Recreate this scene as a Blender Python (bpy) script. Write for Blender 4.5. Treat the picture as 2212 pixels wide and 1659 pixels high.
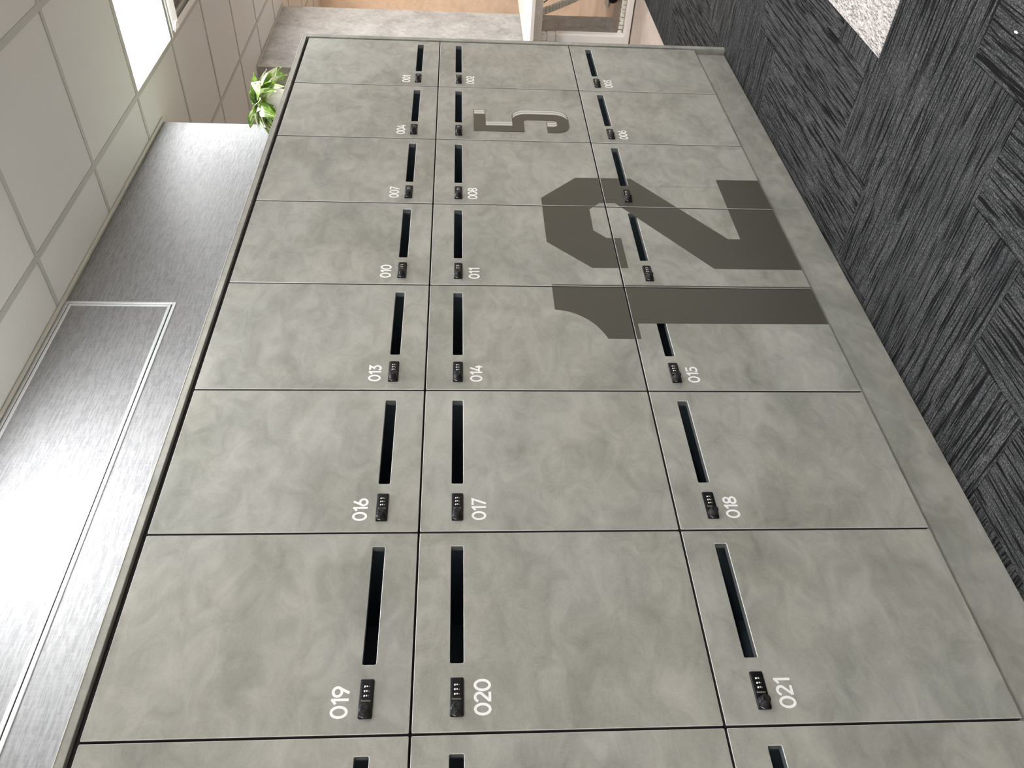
import bpy, bmesh, math, random
from mathutils import Vector, Matrix
from mathutils.geometry import tessellate_polygon

for o in list(bpy.data.objects):
    bpy.data.objects.remove(o, do_unlink=True)
SC = bpy.context.scene
COL = SC.collection

# ------------------------------------------------------------------ camera
# the photograph lies on its side: the room's "up" points to the left of the picture
CAM = Vector((-3.7663, -1.5309, 1.2587))
YAW, PITCH, ROLL = 0.7886194, -0.0673799, 0.0038131
fw = Vector((math.sin(YAW) * math.cos(PITCH), math.cos(YAW) * math.cos(PITCH), math.sin(PITCH)))
rt0 = Vector((math.cos(YAW), -math.sin(YAW), 0))
up0 = rt0.cross(fw)
rt = math.cos(ROLL) * rt0 + math.sin(ROLL) * up0
up = -math.sin(ROLL) * rt0 + math.cos(ROLL) * up0
cam_d = bpy.data.cameras.new('camera')
cam_d.sensor_fit = 'HORIZONTAL'
cam_d.sensor_width = 36.0
cam_d.lens = 1753.95 / 2212 * 36.0
cam_d.clip_start = 0.01
cam = bpy.data.objects.new('camera', cam_d)
COL.objects.link(cam)
cx, cy, cz = -up, rt, -fw
cam.matrix_world = Matrix(((cx.x, cy.x, cz.x, CAM.x), (cx.y, cy.y, cz.y, CAM.y), (cx.z, cy.z, cz.z, CAM.z), (0, 0, 0, 1)))
SC.camera = cam

# ------------------------------------------------------------------ world, exposure, lamp strengths
w = bpy.data.worlds.new('world')
SC.world = w
w.use_nodes = True
w.node_tree.nodes['Background'].inputs[0].default_value = (0.9, 0.95, 1.0, 1)
w.node_tree.nodes['Background'].inputs[1].default_value = 0.3
SC.view_settings.view_transform = 'Standard'
SC.view_settings.look = 'None'
SC.view_settings.gamma = 1.0
SC.view_settings.use_curve_mapping = False
SC.view_settings.exposure = 0.12
SC.cycles.max_bounces = 6
SC.cycles.diffuse_bounces = 4
SC.cycles.glossy_bounces = 3
PANEL_STRENGTH = 33.0          # neutral white office panels
WARM_STRENGTH = 66.0           # unseen warm lamps added to light the area beyond the lockers
PANEL_COLOR = (0.97, 0.985, 1.0)
WARM_COLOR = (1.0, 0.82, 0.65)

# ------------------------------------------------------------------ helpers
def sr(r, g, b):
    f = lambda c: (c / 12.92) if c <= 0.04045 else ((c + 0.055) / 1.055) ** 2.4
    return (f(r / 255), f(g / 255), f(b / 255), 1.0)

def link(name, me, mats=None, parent=None):
    o = bpy.data.objects.new(name, me)
    COL.objects.link(o)
    if me is not None and mats is not None and len(me.materials) == 0:
        for m in (mats if isinstance(mats, (list, tuple)) else [mats]):
            me.materials.append(m)
    if parent is not None:
        o.parent = parent
    return o

def empty(name, loc=(0, 0, 0), parent=None):
    o = bpy.data.objects.new(name, None)
    o.empty_display_size = 0.05
    o.location = loc
    COL.objects.link(o)
    if parent is not None:
        o.parent = parent
    return o

def tag(o, label=None, cat=None, group=None, kind=None):
    if label: o['label'] = label
    if cat: o['category'] = cat
    if group: o['group'] = group
    if kind: o['kind'] = kind
    return o

def finish(bm, name, smooth=False):
    bmesh.ops.recalc_face_normals(bm, faces=bm.faces)
    me = bpy.data.meshes.new(name)
    bm.to_mesh(me)
    bm.free()
    if smooth:
        for p in me.polygons:
            p.use_smooth = True
    return me

def add_box(bm, x0, x1, y0, y1, z0, z1, bev=0.0, seg=1, mi=0):
    nb = bmesh.new()
    v = [nb.verts.new(c) for c in ((x0, y0, z0), (x1, y0, z0), (x1, y1, z0), (x0, y1, z0), (x0, y0, z1), (x1, y0, z1), (x1, y1, z1), (x0, y1, z1))]
    for f in ((0, 3, 2, 1), (4, 5, 6, 7), (0, 1, 5, 4), (1, 2, 6, 5), (2, 3, 7, 6), (3, 0, 4, 7)):
        nb.faces.new([v[i] for i in f])
    if bev > 0:
        bmesh.ops.bevel(nb, geom=nb.edges[:], offset=bev, segments=seg, profile=0.5, affect='EDGES')
    merge(bm, nb, mi)

def merge(bm, nb, mi=0, mat=None):
    if mat is not None:
        bmesh.ops.transform(nb, matrix=mat, verts=nb.verts[:])
    for f in nb.faces:
        f.material_index = mi
    tmp = bpy.data.meshes.new('t')
    nb.to_mesh(tmp)
    nb.free()
    bm.from_mesh(tmp)
    bpy.data.meshes.remove(tmp)

def box_mesh(name, x0, x1, y0, y1, z0, z1, bev=0.0, seg=1):
    bm = bmesh.new()
    add_box(bm, x0, x1, y0, y1, z0, z1, bev, seg)
    return finish(bm, name)

def box(name, b, mat, parent=None, bev=0.0, seg=1):
    return link(name, box_mesh(name, *b, bev=bev, seg=seg), mat, parent)

def lathe_bm(profile, n=32, axis='Z', cap=True):
    bm = bmesh.new()
    rings = []
    for r, h in profile:
        ring = []
        for i in range(n):
            a = 2 * math.pi * i / n
            c, s = r * math.cos(a), r * math.sin(a)
            ring.append(bm.verts.new((c, s, h) if axis == 'Z' else ((c, -h, s) if axis == 'Y' else (h, c, s))))
        rings.append(ring)
    for a, b in zip(rings, rings[1:]):
        for i in range(n):
            j = (i + 1) % n
            bm.faces.new((a[i], a[j], b[j], b[i]))
    if cap:
        bm.faces.new(rings[0]); bm.faces.new(rings[-1])
    return bm

def tube_bm(pts, r, n=8):
    bm = bmesh.new()
    pts = [Vector(p) for p in pts]
    rings = []
    prev = None
    for i, p in enumerate(pts):
        t = (pts[min(i + 1, len(pts) - 1)] - pts[max(i - 1, 0)]).normalized()
        if prev is None:
            u = t.orthogonal().normalized()
        else:
            u = (prev - t * prev.dot(t)).normalized()
        prev = u
        v = t.cross(u)
        rr = r[i] if isinstance(r, (list, tuple)) else r
        rings.append([bm.verts.new(p + rr * (math.cos(2 * math.pi * k / n) * u + math.sin(2 * math.pi * k / n) * v)) for k in range(n)])
    for a, b in zip(rings, rings[1:]):
        for k in range(n):
            bm.faces.new((a[k], a[(k + 1) % n], b[(k + 1) % n], b[k]))
    bm.faces.new(rings[0]); bm.faces.new(rings[-1])
    return bm

def clip_poly(poly, rect):
    """Sutherland-Hodgman of (x,z) polygon against (x0,x1,z0,z1)."""
    x0, x1, z0, z1 = rect
    def cut(P, inside, inter):
        out = []
        for i in range(len(P)):
            a, b = P[i - 1], P[i]
            if inside(b):
                if not inside(a): out.append(inter(a, b))
                out.append(b)
            elif inside(a):
                out.append(inter(a, b))
        return out
    def ix(x): return lambda a, b: (x, a[1] + (b[1] - a[1]) * (x - a[0]) / (b[0] - a[0]))
    def iz(z): return lambda a, b: (a[0] + (b[0] - a[0]) * (z - a[1]) / (b[1] - a[1]), z)
    P = list(poly)
    for ins, it in ((lambda p: p[0] >= x0, ix(x0)), (lambda p: p[0] <= x1, ix(x1)), (lambda p: p[1] >= z0, iz(z0)), (lambda p: p[1] <= z1, iz(z1))):
        if P: P = cut(P, ins, it)
    return P

def add_plate(bm, poly, y, th, mi=0):
    """thin plate standing in the XZ plane; front face at y, th thick towards +y"""
    P = []
    for p in poly:
        if not P or (abs(p[0] - P[-1][0]) + abs(p[1] - P[-1][1])) > 1e-6:
            P.append(p)
    if len(P) < 3: return
    tri = tessellate_polygon([[Vector((p[0], p[1], 0)) for p in P]])
    f = [bm.verts.new((p[0], y, p[1])) for p in P]
    b = [bm.verts.new((p[0], y + th, p[1])) for p in P]
    for t in tri:
        try:
            fc = bm.faces.new([f[i] for i in t]); fc.material_index = mi
        except ValueError:
            pass
    n = len(P)
    for i in range(n):
        j = (i + 1) % n
        fc = bm.faces.new((f[i], f[j], b[j], b[i])); fc.material_index = mi

def subtract(rect, hole):
    """pieces of rect (x0,x1,y0,y1) outside hole"""
    x0, x1, y0, y1 = rect
    a0, a1, b0, b1 = hole
    if a1 <= x0 or a0 >= x1 or b1 <= y0 or b0 >= y1:
        return [rect]
    out = []
    if a0 > x0: out.append((x0, a0, y0, y1))
    if a1 < x1: out.append((a1, x1, y0, y1))
    m0, m1 = max(x0, a0), min(x1, a1)
    if b0 > y0: out.append((m0, m1, y0, b0))
    if b1 < y1: out.append((m0, m1, b1, y1))
    return out

def subtract_all(rects, holes):
    for h in holes:
        nx = []
        for r in rects:
            nx += subtract(r, h)
        rects = nx
    return [r for r in rects if r[1] - r[0] > 0.012 and r[3] - r[2] > 0.012]

# ------------------------------------------------------------------ materials
class NT:
    def __init__(self, name):
        self.m = bpy.data.materials.new(name)
        self.m.use_nodes = True
        self.t = self.m.node_tree
        self.b = self.t.nodes['Principled BSDF']
    def n(self, typ, **kw):
        nd = self.t.nodes.new(typ)
        for k, v in kw.items():
            if hasattr(nd, k) and k not in nd.inputs:
                setattr(nd, k, v)
        return nd
    def l(self, a, b):
        self.t.links.new(a, b)
    def pos(self, scale=(1, 1, 1), rnd=0.0, src='pos', rot=(0, 0, 0)):
        if src == 'pos':
            g = self.t.nodes.new('ShaderNodeNewGeometry').outputs['Position']
        else:
            g = self.t.nodes.new('ShaderNodeTexCoord').outputs[src]
        if rnd:
            oi = self.t.nodes.new('ShaderNodeObjectInfo')
            mu = self.t.nodes.new('ShaderNodeVectorMath'); mu.operation = 'ADD'
            sc = self.t.nodes.new('ShaderNodeMath'); sc.operation = 'MULTIPLY'; sc.inputs[1].default_value = rnd
            self.l(oi.outputs['Random'], sc.inputs[0])
            self.l(g, mu.inputs[0]); self.l(sc.outputs[0], mu.inputs[1])
            g = mu.outputs[0]
        mp = self.t.nodes.new('ShaderNodeMapping')
        mp.inputs['Scale'].default_value = scale
        mp.inputs['Rotation'].default_value = rot
        self.l(g, mp.inputs['Vector'])
        return mp.outputs[0]
    def noise(self, vec, scale, detail=2.0, rough=0.5, dist=0.0):
        nd = self.t.nodes.new('ShaderNodeTexNoise')
        nd.inputs['Scale'].default_value = scale
        nd.inputs['Detail'].default_value = detail
        nd.inputs['Roughness'].default_value = rough
        nd.inputs['Distortion'].default_value = dist
        self.l(vec, nd.inputs['Vector'])
        return nd.outputs['Fac']
    def ramp(self, fac, stops, interp='LINEAR'):
        r = self.t.nodes.new('ShaderNodeValToRGB')
        r.color_ramp.interpolation = interp
        e = r.color_ramp.elements
        while len(e) < len(stops): e.new(0.5)
        for k, (p, c) in enumerate(stops):
            e[k].position = p
            e[k].color = c if len(c) == 4 else (*c, 1)
        self.l(fac, r.inputs[0])
        return r.outputs[0]
    def mix(self, fac, a, b, mode='MIX'):
        m = self.t.nodes.new('ShaderNodeMix')
        m.data_type = 'RGBA'; m.blend_type = mode
        for s, v in ((0, fac), (6, a), (7, b)):
            if hasattr(v, 'is_linked') or hasattr(v, 'links'):
                self.l(v, m.inputs[s])
            else:
                m.inputs[s].default_value = v
        return m.outputs[2]
    def math(self, op, a, b=None):
        m = self.t.nodes.new('ShaderNodeMath'); m.operation = op
        for s, v in ((0, a), (1, b)):
            if v is None: continue
            if hasattr(v, 'links'): self.l(v, m.inputs[s])
            else: m.inputs[s].default_value = v
        return m.outputs[0]
    def bump(self, h, strength, dist):
        b = self.t.nodes.new('ShaderNodeBump')
        b.inputs['Strength'].default_value = strength
        b.inputs['Distance'].default_value = dist
        self.l(h, b.inputs['Height'])
        self.l(b.outputs[0], self.b.inputs['Normal'])
    def set(self, color=None, rough=None, spec=None, metal=None):
        for k, v in (('Base Color', color), ('Roughness', rough), ('Specular IOR Level', spec), ('Metallic', metal)):
            if v is None: continue
            if hasattr(v, 'links'): self.l(v, self.b.inputs[k])
            else: self.b.inputs[k].default_value = v
        return self.m

def plain(name, col, rough=0.5, spec=0.5, metal=0.0, var=0.06, scale=6.0):
    t = NT(name)
    f = t.noise(t.pos(), scale, 3)
    lo = tuple(c * (1 - var) for c in col[:3]) + (1,)
    hi = tuple(min(1, c * (1 + var)) for c in col[:3]) + (1,)
    return t.set(t.ramp(f, [(0.3, lo), (0.7, hi)]), rough, spec, metal)

def emit(name, color, strength):
    t = NT(name)
    t.b.inputs['Base Color'].default_value = (0.8, 0.8, 0.8, 1)
    t.b.inputs['Emission Color'].default_value = (*color, 1)
    t.b.inputs['Emission Strength'].default_value = strength
    return t.m

def concrete_laminate(name, dark, light, warm, rnd=37.0, rough=0.5, scale=1.0, squash=1.5):
    """troweled concrete look laminate: soft clouds, streaky smears, fine scratches"""
    t = NT(name)
    p = t.pos((scale, scale, scale * squash), rnd)
    big = t.noise(p, 3.2, 3.0, 0.55, 0.7)
    mid = t.noise(p, 11.0, 5.0, 0.62, 0.9)
    fine = t.noise(t.pos((scale * 60, scale * 60, scale * 260), rnd, rot=(0, 0.5, 0)), 2.0, 2.0, 0.6, 0.4)
    fine2 = t.noise(t.pos((scale * 260, scale * 60, scale * 50), rnd, rot=(0, -0.9, 0)), 2.0, 2.0, 0.6, 0.4)
    f = t.math('ADD', t.math('MULTIPLY', big, 0.42), t.math('MULTIPLY', mid, 0.40))
    f = t.math('ADD', f, t.math('MULTIPLY', fine, 0.09))
    f = t.math('ADD', f, t.math('MULTIPLY', fine2, 0.09))
    c = t.ramp(f, [(0.34, dark), (0.66, light)])
    hue = t.ramp(t.noise(t.pos((1, 1, 1), rnd * 1.7), 2.6, 2.0), [(0.42, (0, 0, 0, 1)), (0.62, (1, 1, 1, 1))])
    c = t.mix(t.math('MULTIPLY', hue, 0.5), c, warm, 'MULTIPLY')
    return t.set(c, rough, 0.35)

M = {}
M['door'] = concrete_laminate('concrete_laminate', sr(127, 128, 121), sr(177, 177, 169), (1.0, 0.965, 0.92, 1))
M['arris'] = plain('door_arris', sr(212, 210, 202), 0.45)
M['edge'] = plain('door_edging', sr(122, 127, 129), 0.5)
M['carcass'] = plain('carcass_blue_grey', sr(120, 138, 148), 0.6)
M['edge_gap_shade'] = plain('door_edging_gap_shade', sr(84, 82, 84), 0.5)  # outer edging darkened to stand in for shade inside the door gaps
M['carcass_front'] = plain('carcass_edge_gap_shade', sr(24, 20, 24), 0.6)  # front edges blackened so the seams between doors look shaded
M['white_vinyl'] = plain('white_vinyl', sr(250, 250, 250), 0.45, var=0.01)
M['dark_vinyl'] = plain('taupe_vinyl', sr(76, 75, 67), 0.42, 0.35, var=0.03, scale=1.5)
M['light_vinyl'] = plain('pale_vinyl', sr(196, 195, 190), 0.45, var=0.02)
M['lock_black'] = plain('lock_black_plastic', sr(17, 17, 19), 0.30, 0.22, var=0.15, scale=80)
M['lock_knob'] = plain('knob_black_plastic', sr(30, 30, 31), 0.40, 0.25, var=0.1, scale=80)
M['mark_white'] = plain('white_marking', sr(240, 240, 236), 0.4, var=0.01)
M['mark_grey'] = plain('worn_silver_lettering', sr(176, 168, 150), 0.4, var=0.12, scale=900)
M['keyhole'] = plain('keyhole_black', sr(6, 6, 7), 0.6)
M['white_metal'] = plain('white_powder_coat', sr(246, 243, 238), 0.4, var=0.02)
M['alu'] = plain('satin_aluminium', sr(214, 218, 220), 0.35, 0.5, 0.25, var=0.03)
M['black'] = plain('black_plastic', sr(20, 20, 21), 0.45, var=0.1)
M['gap_black'] = plain('gap_black', sr(14, 14, 16), 0.8)
M['paint'] = plain('plain_wall_paint', sr(205, 203, 198), 0.7, var=0.02)
M['soil'] = plain('potting_soil', sr(70, 54, 40), 0.9, var=0.4, scale=90)
M['pot'] = plain('white_ceramic', sr(238, 236, 230), 0.3, var=0.015)
M['stem'] = plain('yellow_green_stem', sr(170, 178, 60), 0.5, var=0.15, scale=40)
M['vent_dark'] = plain('vent_grey', sr(112, 106, 102), 0.6)
M['panel'] = emit('light_panel_diffuser', PANEL_COLOR, PANEL_STRENGTH)
M['warm'] = emit('warm_fill_diffuser', WARM_COLOR, WARM_STRENGTH)
M['tbar'] = plain('ceiling_grid_grey', sr(178, 178, 172), 0.5, var=0.02)
M['trim'] = plain('ceiling_edge_trim', sr(190, 189, 180), 0.45, var=0.03)
M['spine'] = plain('off_white_plastic', sr(244, 243, 230), 0.45, var=0.04, scale=60)

# mineral ceiling tile
t = NT('mineral_tile')
pp = t.pos()
f1 = t.noise(pp, 420, 3, 0.6)
c = t.ramp(f1, [(0.35, sr(206, 205, 202)), (0.62, sr(218, 217, 214))])
t.bump(f1, 0.15, 0.001)
M['tile'] = t.set(c, 0.85, 0.2)

# woven linen vinyl: short dashes that run along the wall, slightly glossy
t = NT('linen_wallcovering')
def brick(scale_w, scale_h, sx):
    nd = t.t.nodes.new('ShaderNodeTexBrick')
    return nd
pos = t.t.nodes.new('ShaderNodeNewGeometry').outputs['Position']
sep = t.t.nodes.new('ShaderNodeSeparateXYZ'); t.l(pos, sep.inputs[0])
cmb = t.t.nodes.new('ShaderNodeCombineXYZ'); t.l(sep.outputs[0], cmb.inputs[0]); t.l(sep.outputs[2], cmb.inputs[1])
def weave(lx, lz, seed, jitter=0.5):
    """random value per dash lx long, lz high, rows offset at random"""
    row = t.math('FLOOR', t.math('DIVIDE', sep.outputs[2], lz))
    wn = t.t.nodes.new('ShaderNodeTexWhiteNoise'); wn.noise_dimensions = '2D'
    cc = t.t.nodes.new('ShaderNodeCombineXYZ'); t.l(row, cc.inputs[0]); cc.inputs[1].default_value = seed
    t.l(cc.outputs[0], wn.inputs['Vector'])
    xx = t.math('ADD', t.math('DIVIDE', sep.outputs[0], lx), t.math('MULTIPLY', wn.outputs['Value'], 13.0))
    colx = t.math('FLOOR', xx)
    wn2 = t.t.nodes.new('ShaderNodeTexWhiteNoise'); wn2.noise_dimensions = '3D'
    c3 = t.t.nodes.new('ShaderNodeCombineXYZ'); t.l(row, c3.inputs[0]); t.l(colx, c3.inputs[1]); c3.inputs[2].default_value = seed
    t.l(c3.outputs[0], wn2.inputs['Vector'])
    return wn2.outputs['Value']
w1 = weave(0.055, 0.0028, 1.3)
w2 = weave(0.022, 0.0055, 4.1)
w3 = weave(0.004, 0.03, 7.7)
hgt = t.math('ADD', t.math('MULTIPLY', w1, 0.6), t.math('ADD', t.math('MULTIPLY', w2, 0.45), t.math('MULTIPLY', w3, 0.2)))
c = t.ramp(hgt, [(0.2, sr(122, 122, 124)), (0.95, sr(143, 143, 144))])
t.bump(hgt, 0.6, 0.0010)
M['linen'] = t.set(c, 0.50, 0.15)
t.b.inputs['Coat Weight'].default_value = 0.0

# far concrete panel, plaster with warm light tinted into its colour, pale vinyl floor
M['pier'] = concrete_laminate('concrete_panel_pale', sr(146, 145, 143), sr(204, 203, 199), (1, 0.98, 0.95, 1), 0.0, 0.6, 1.8, 1.0)
M['peach'] = concrete_laminate('plaster_warm_light_tint', sr(224, 202, 180), sr(250, 232, 213), (1, 0.97, 0.94, 1), 0.0, 0.7, 1.6, 1.0)
M['pale_floor'] = concrete_laminate('pale_vinyl_floor', sr(178, 164, 154), sr(204, 190, 180), (1, 0.98, 0.96, 1), 0.0, 0.55, 1.0, 1.0)

# charcoal plank carpet: dark broken lines along the plank, loop pile
t = NT('charcoal_plank_carpet')
po = t.pos((1, 1, 1), 19.0, 'Object')
st1 = t.noise(t.pos((3.0, 62, 1), 19.0, 'Object'), 1.0, 3.0, 0.6, 0.25)
st2 = t.noise(t.pos((5.5, 170, 1), 23.0, 'Object'), 1.0, 2.0, 0.55, 0.15)
st3 = t.noise(t.pos((16, 230, 1), 29.0, 'Object'), 1.0, 2.0, 0.6, 0.1)
loop = t.noise(t.pos((210, 330, 1), 11.0, 'Object'), 1.0, 2.0, 0.65)
big = t.noise(po, 5.0, 2.0)
base = t.ramp(t.math('ADD', t.math('MULTIPLY', loop, 0.6), t.math('ADD', t.math('MULTIPLY', st3, 0.3), t.math('MULTIPLY', big, 0.1))), [(0.34, sr(32, 33, 34)), (0.50, sr(60, 61, 62)), (0.66, sr(112, 112, 112))])
m1 = t.ramp(st1, [(0.34, (0, 0, 0, 1)), (0.40, (1, 1, 1, 1))])
m2 = t.ramp(st2, [(0.40, (0, 0, 0, 1)), (0.46, (1, 1, 1, 1))])
msk = t.math('MULTIPLY', m1, m2)
c = t.mix(msk, sr(22, 22, 24), base)
hh = t.math('ADD', t.math('MULTIPLY', msk, 0.7), t.math('MULTIPLY', loop, 0.6))
t.bump(hh, 0.9, 0.004)
M['carpet'] = t.set(c, 0.95, 0.1)

# pale flecked loop carpet
t = NT('pale_loop_carpet')
rows = t.noise(t.pos((40, 210, 1), 5.0, 'Object'), 1.0, 2.0, 0.6)
sp = t.noise(t.pos((160, 190, 1), 3.0, 'Object'), 1.0, 3.0, 0.7)
c = t.ramp(t.math('ADD', t.math('MULTIPLY', rows, 0.5), t.math('MULTIPLY', sp, 0.5)), [(0.38, sr(84, 80, 80)), (0.50, sr(186, 180, 176)), (0.66, sr(236, 230, 226))])
t.bump(t.math('ADD', rows, sp), 0.9, 0.003)
M['pale_carpet'] = t.set(c, 0.95, 0.1)

# variegated leaf: cream stripes along the blade (uses the leaf's own UV)
def leaf_mat(name, cream):
    t = NT(name)
    uv = t.t.nodes.new('ShaderNodeTexCoord').outputs['UV']
    oi = t.t.nodes.new('ShaderNodeObjectInfo').outputs['Random']
    se = t.t.nodes.new('ShaderNodeSeparateXYZ'); t.l(uv, se.inputs[0])
    cb = t.t.nodes.new('ShaderNodeCombineXYZ')
    t.l(t.math('ADD', t.math('MULTIPLY', se.outputs[0], 3.2), t.math('MULTIPLY', oi, 31.0)), cb.inputs[0])
    t.l(t.math('MULTIPLY', se.outputs[1], 0.7), cb.inputs[1])
    n = t.noise(cb.outputs[0], 1.3, 2.0, 0.5, 0.2)
    g = t.ramp(t.noise(t.pos(), 60, 2), [(0.3, sr(78, 122, 36)), (0.7, sr(146, 182, 66))])
    mk = t.ramp(n, [(0.5 - cream, (0, 0, 0, 1)), (0.56 - cream, (1, 1, 1, 1))])
    mid = t.ramp(t.math('ABSOLUTE', t.math('SUBTRACT', se.outputs[0], 0.5)), [(0.03, (1, 1, 1, 1)), (0.06, (0, 0, 0, 1))])
    c = t.mix(mk, g, sr(244, 244, 214))
    c = t.mix(t.math('MULTIPLY', mid, 0.6), c, sr(180, 205, 110))
    t.b.inputs['Subsurface Weight'].default_value = 0.0
    return t.set(c, 0.35, 0.5)
M['leaf_a'] = leaf_mat('variegated_leaf', 0.06)
M['leaf_b'] = leaf_mat('green_leaf', -0.09)

# ================================================================== THE SETTING
CEIL = 2.673
WALL_Y = 0.40          # face of the linen wall behind the lockers
X_END = -0.05          # where that wall ends
PX0, PX1, PY = 1.950, 3.09, 1.00     # concrete pier beyond
XR = 4.95              # peach wall
XL, YF, YB = -8.2, -6.6, 3.4

floor = tag(box('floor', (XL, XR + 0.12, YF, YB + 0.12, -0.12, -0.006), M['pale_floor']), kind='structure')
pale = box('pale_floor_sheet', (-0.4, XR, 0.455, YB, -0.006, 0.0), M['pale_floor'], floor)
ceiling = tag(box('ceiling', (XL, XR + 0.12, YF, YB + 0.12, CEIL + 0.012, CEIL + 0.12), M['tile']), kind='structure')
wall_back = tag(box('wall_back', (XL, X_END, WALL_Y, WALL_Y + 0.13, 0, CEIL + 0.012), M['linen']), kind='structure')
wall_pier = tag(box('wall_pier', (PX0, PX1, PY, YB, 0, CEIL + 0.012), M['pier']), kind='structure')
wall_right = tag(box('wall_right', (XR, XR + 0.12, YF, YB + 0.12, 0, CEIL + 0.012), M['peach']), kind='structure')
wall_rear = tag(box('wall_rear', (XL, XR, YB, YB + 0.12, 0, CEIL + 0.012), M['peach']), kind='structure')
wall_left = tag(box('wall_left', (XL - 0.12, XL, YF, YB + 0.12, 0, CEIL + 0.012), M['paint']), kind='structure')
wall_front = tag(box('wall_front', (XL, XR, YF - 0.12, YF, 0, CEIL + 0.012), M['paint']), kind='structure')

# ---- ceiling grid
GX, GY, GP = -0.254, 0.174, 0.6
holes = [(XL, X_END, WALL_Y - 0.001, WALL_Y + 0.131), (PX0 - 0.001, PX1 + 0.001, PY - 0.001, YB)]
LIGHTS = {}            # grid cells with a light panel
for k in (-3, -2, -1, 0, 1):
    for r in (0, -4, -8):
        LIGHTS[(k * 4, r)] = True
AC = (1, 0)
tile_cache = {}
def shared_box(sx, sy, z0, z1, mat, bev, name):
    key = (round(sx, 4), round(sy, 4), z0, z1, mat.name)
    if key not in tile_cache:
        me = box_mesh(name, -sx / 2, sx / 2, -sy / 2, sy / 2, z0, z1, bev)
        me.materials.append(mat)
        tile_cache[key] = me
    return tile_cache[key]
for i in range(-7, 9):
    for j in range(-5, 6):
        # cell (i, j): x from GX + .6 i, y from GY - .6 + .6 j
        if (i, j) in LIGHTS or (i, j) == AC:
            continue
        x0, y0 = GX + GP * i, GY - GP + GP * j
        if y0 > YB or x0 > XR: continue
        rc = (x0 + 0.008, min(x0 + GP - 0.008, XR), y0 + 0.008, min(y0 + GP - 0.008, YB))
        for (a, b, c_, d) in subtract_all([rc], holes):
            o = link('ceiling_tile', shared_box(b - a, d - c_, 0.0, 0.009, M['tile'], 0.0, 'ceiling_tile'), None, ceiling)
            o.location = ((a + b) / 2, (c_ + d) / 2, CEIL + 0.003)
def runner(rect):
    for (a, b, c_, d) in subtract_all([rect], holes):
        o = link('grid_runner', box_mesh('grid_runner', a, b, c_, d, CEIL, CEIL + 0.0025, 0), M['tbar'], ceiling)
for j in range(-6, 6):
    y = GY + GP * j
    if y < YB: runner((GX - 7 * GP, XR, y - 0.012, y + 0.012))
for i in range(-7, 9):
    x = GX + GP * i
    if x < XR:
        ys = [GY + GP * j for j in range(-6, 6)] + [YB]
        for a, b in zip(ys, ys[1:]):
            if b > a + 0.05: runner((x - 0.010, x + 0.010, a + 0.012, min(b, YB) - 0.012))

# ---- edge trims where wall and ceiling meet
bm = bmesh.new()
add_box(bm, XL, X_END + 0.012, WALL_Y - 0.020, WALL_Y, CEIL - 0.004, CEIL)
add_box(bm, XL, X_END + 0.012, WALL_Y - 0.020, WALL_Y - 0.0185, CEIL - 0.012, CEIL - 0.004)
tag(link('trim_1', finish(bm, 'trim_1'), M['trim']), kind='structure')
bm = bmesh.new()
add_box(bm, PX0 - 0.018, PX1 + 0.018, PY - 0.018, PY, CEIL - 0.004, CEIL)
add_box(bm, PX0 - 0.018, PX0, PY, YB, CEIL - 0.004, CEIL)
add_box(bm, PX1, PX1 + 0.018, PY, YB, CEIL - 0.004, CEIL)
tag(link('trim_2', finish(bm, 'trim_2'), M['trim']), kind='structure')

# ---- carpet planks laid in herringbone (each its own piece)
carpet_holes = [(-1.40, 2.2, -2.6, -0.564)]
PW, PL = 0.25, 1.0
def plank(x0, x1, y0, y1, along_x):
    x0, x1, y0, y1 = max(x0, -4.6), min(x1, 3.0), max(y0, -3.0), min(y1, 0.455)
    if x1 - x0 < 0.02 or y1 - y0 < 0.02: return
    for (a, b, c_, d) in subtract_all([(x0, x1, y0, y1)], carpet_holes + [(-4.6, 0.03, 0.03, 0.5)]):
        L, Wd = (b - a, d - c_) if along_x else (d - c_, b - a)
        me = shared_box(L - 0.0016, Wd - 0.0016, -0.006, 0.0, M['carpet'], 0.0012, 'carpet_plank')
        o = link('carpet_plank', me, None, floor)
        o.location = ((a + b) / 2, (c_ + d) / 2, 0)
        o.rotation_euler.z = 0 if along_x else math.pi / 2
for per in range(-3, 4):
    for k in range(-16, 20):
        plank(-1.35 - PW * (k + 1) + 2 * per, -1.35 - PW * k + 2 * per, -1.25 + PW * k, -0.25 + PW * k, False)
        plank(-1.60 - PW * k + 2 * per, -0.60 - PW * k + 2 * per, -0.25 + PW * k, PW * k, True)
for i in range(7):
    for j in range(4):
        x0, y1 = -1.40 + 0.5 * i, -0.564 - 0.5 * j
        me = shared_box(0.498, 0.498, -0.006, 0.0008, M['pale_carpet'], 0.0012, 'pale_carpet_tile')
        o = link('pale_carpet_tile', me, None, floor)
        o.location = (x0 + 0.25, y1 - 0.25, 0)

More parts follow.
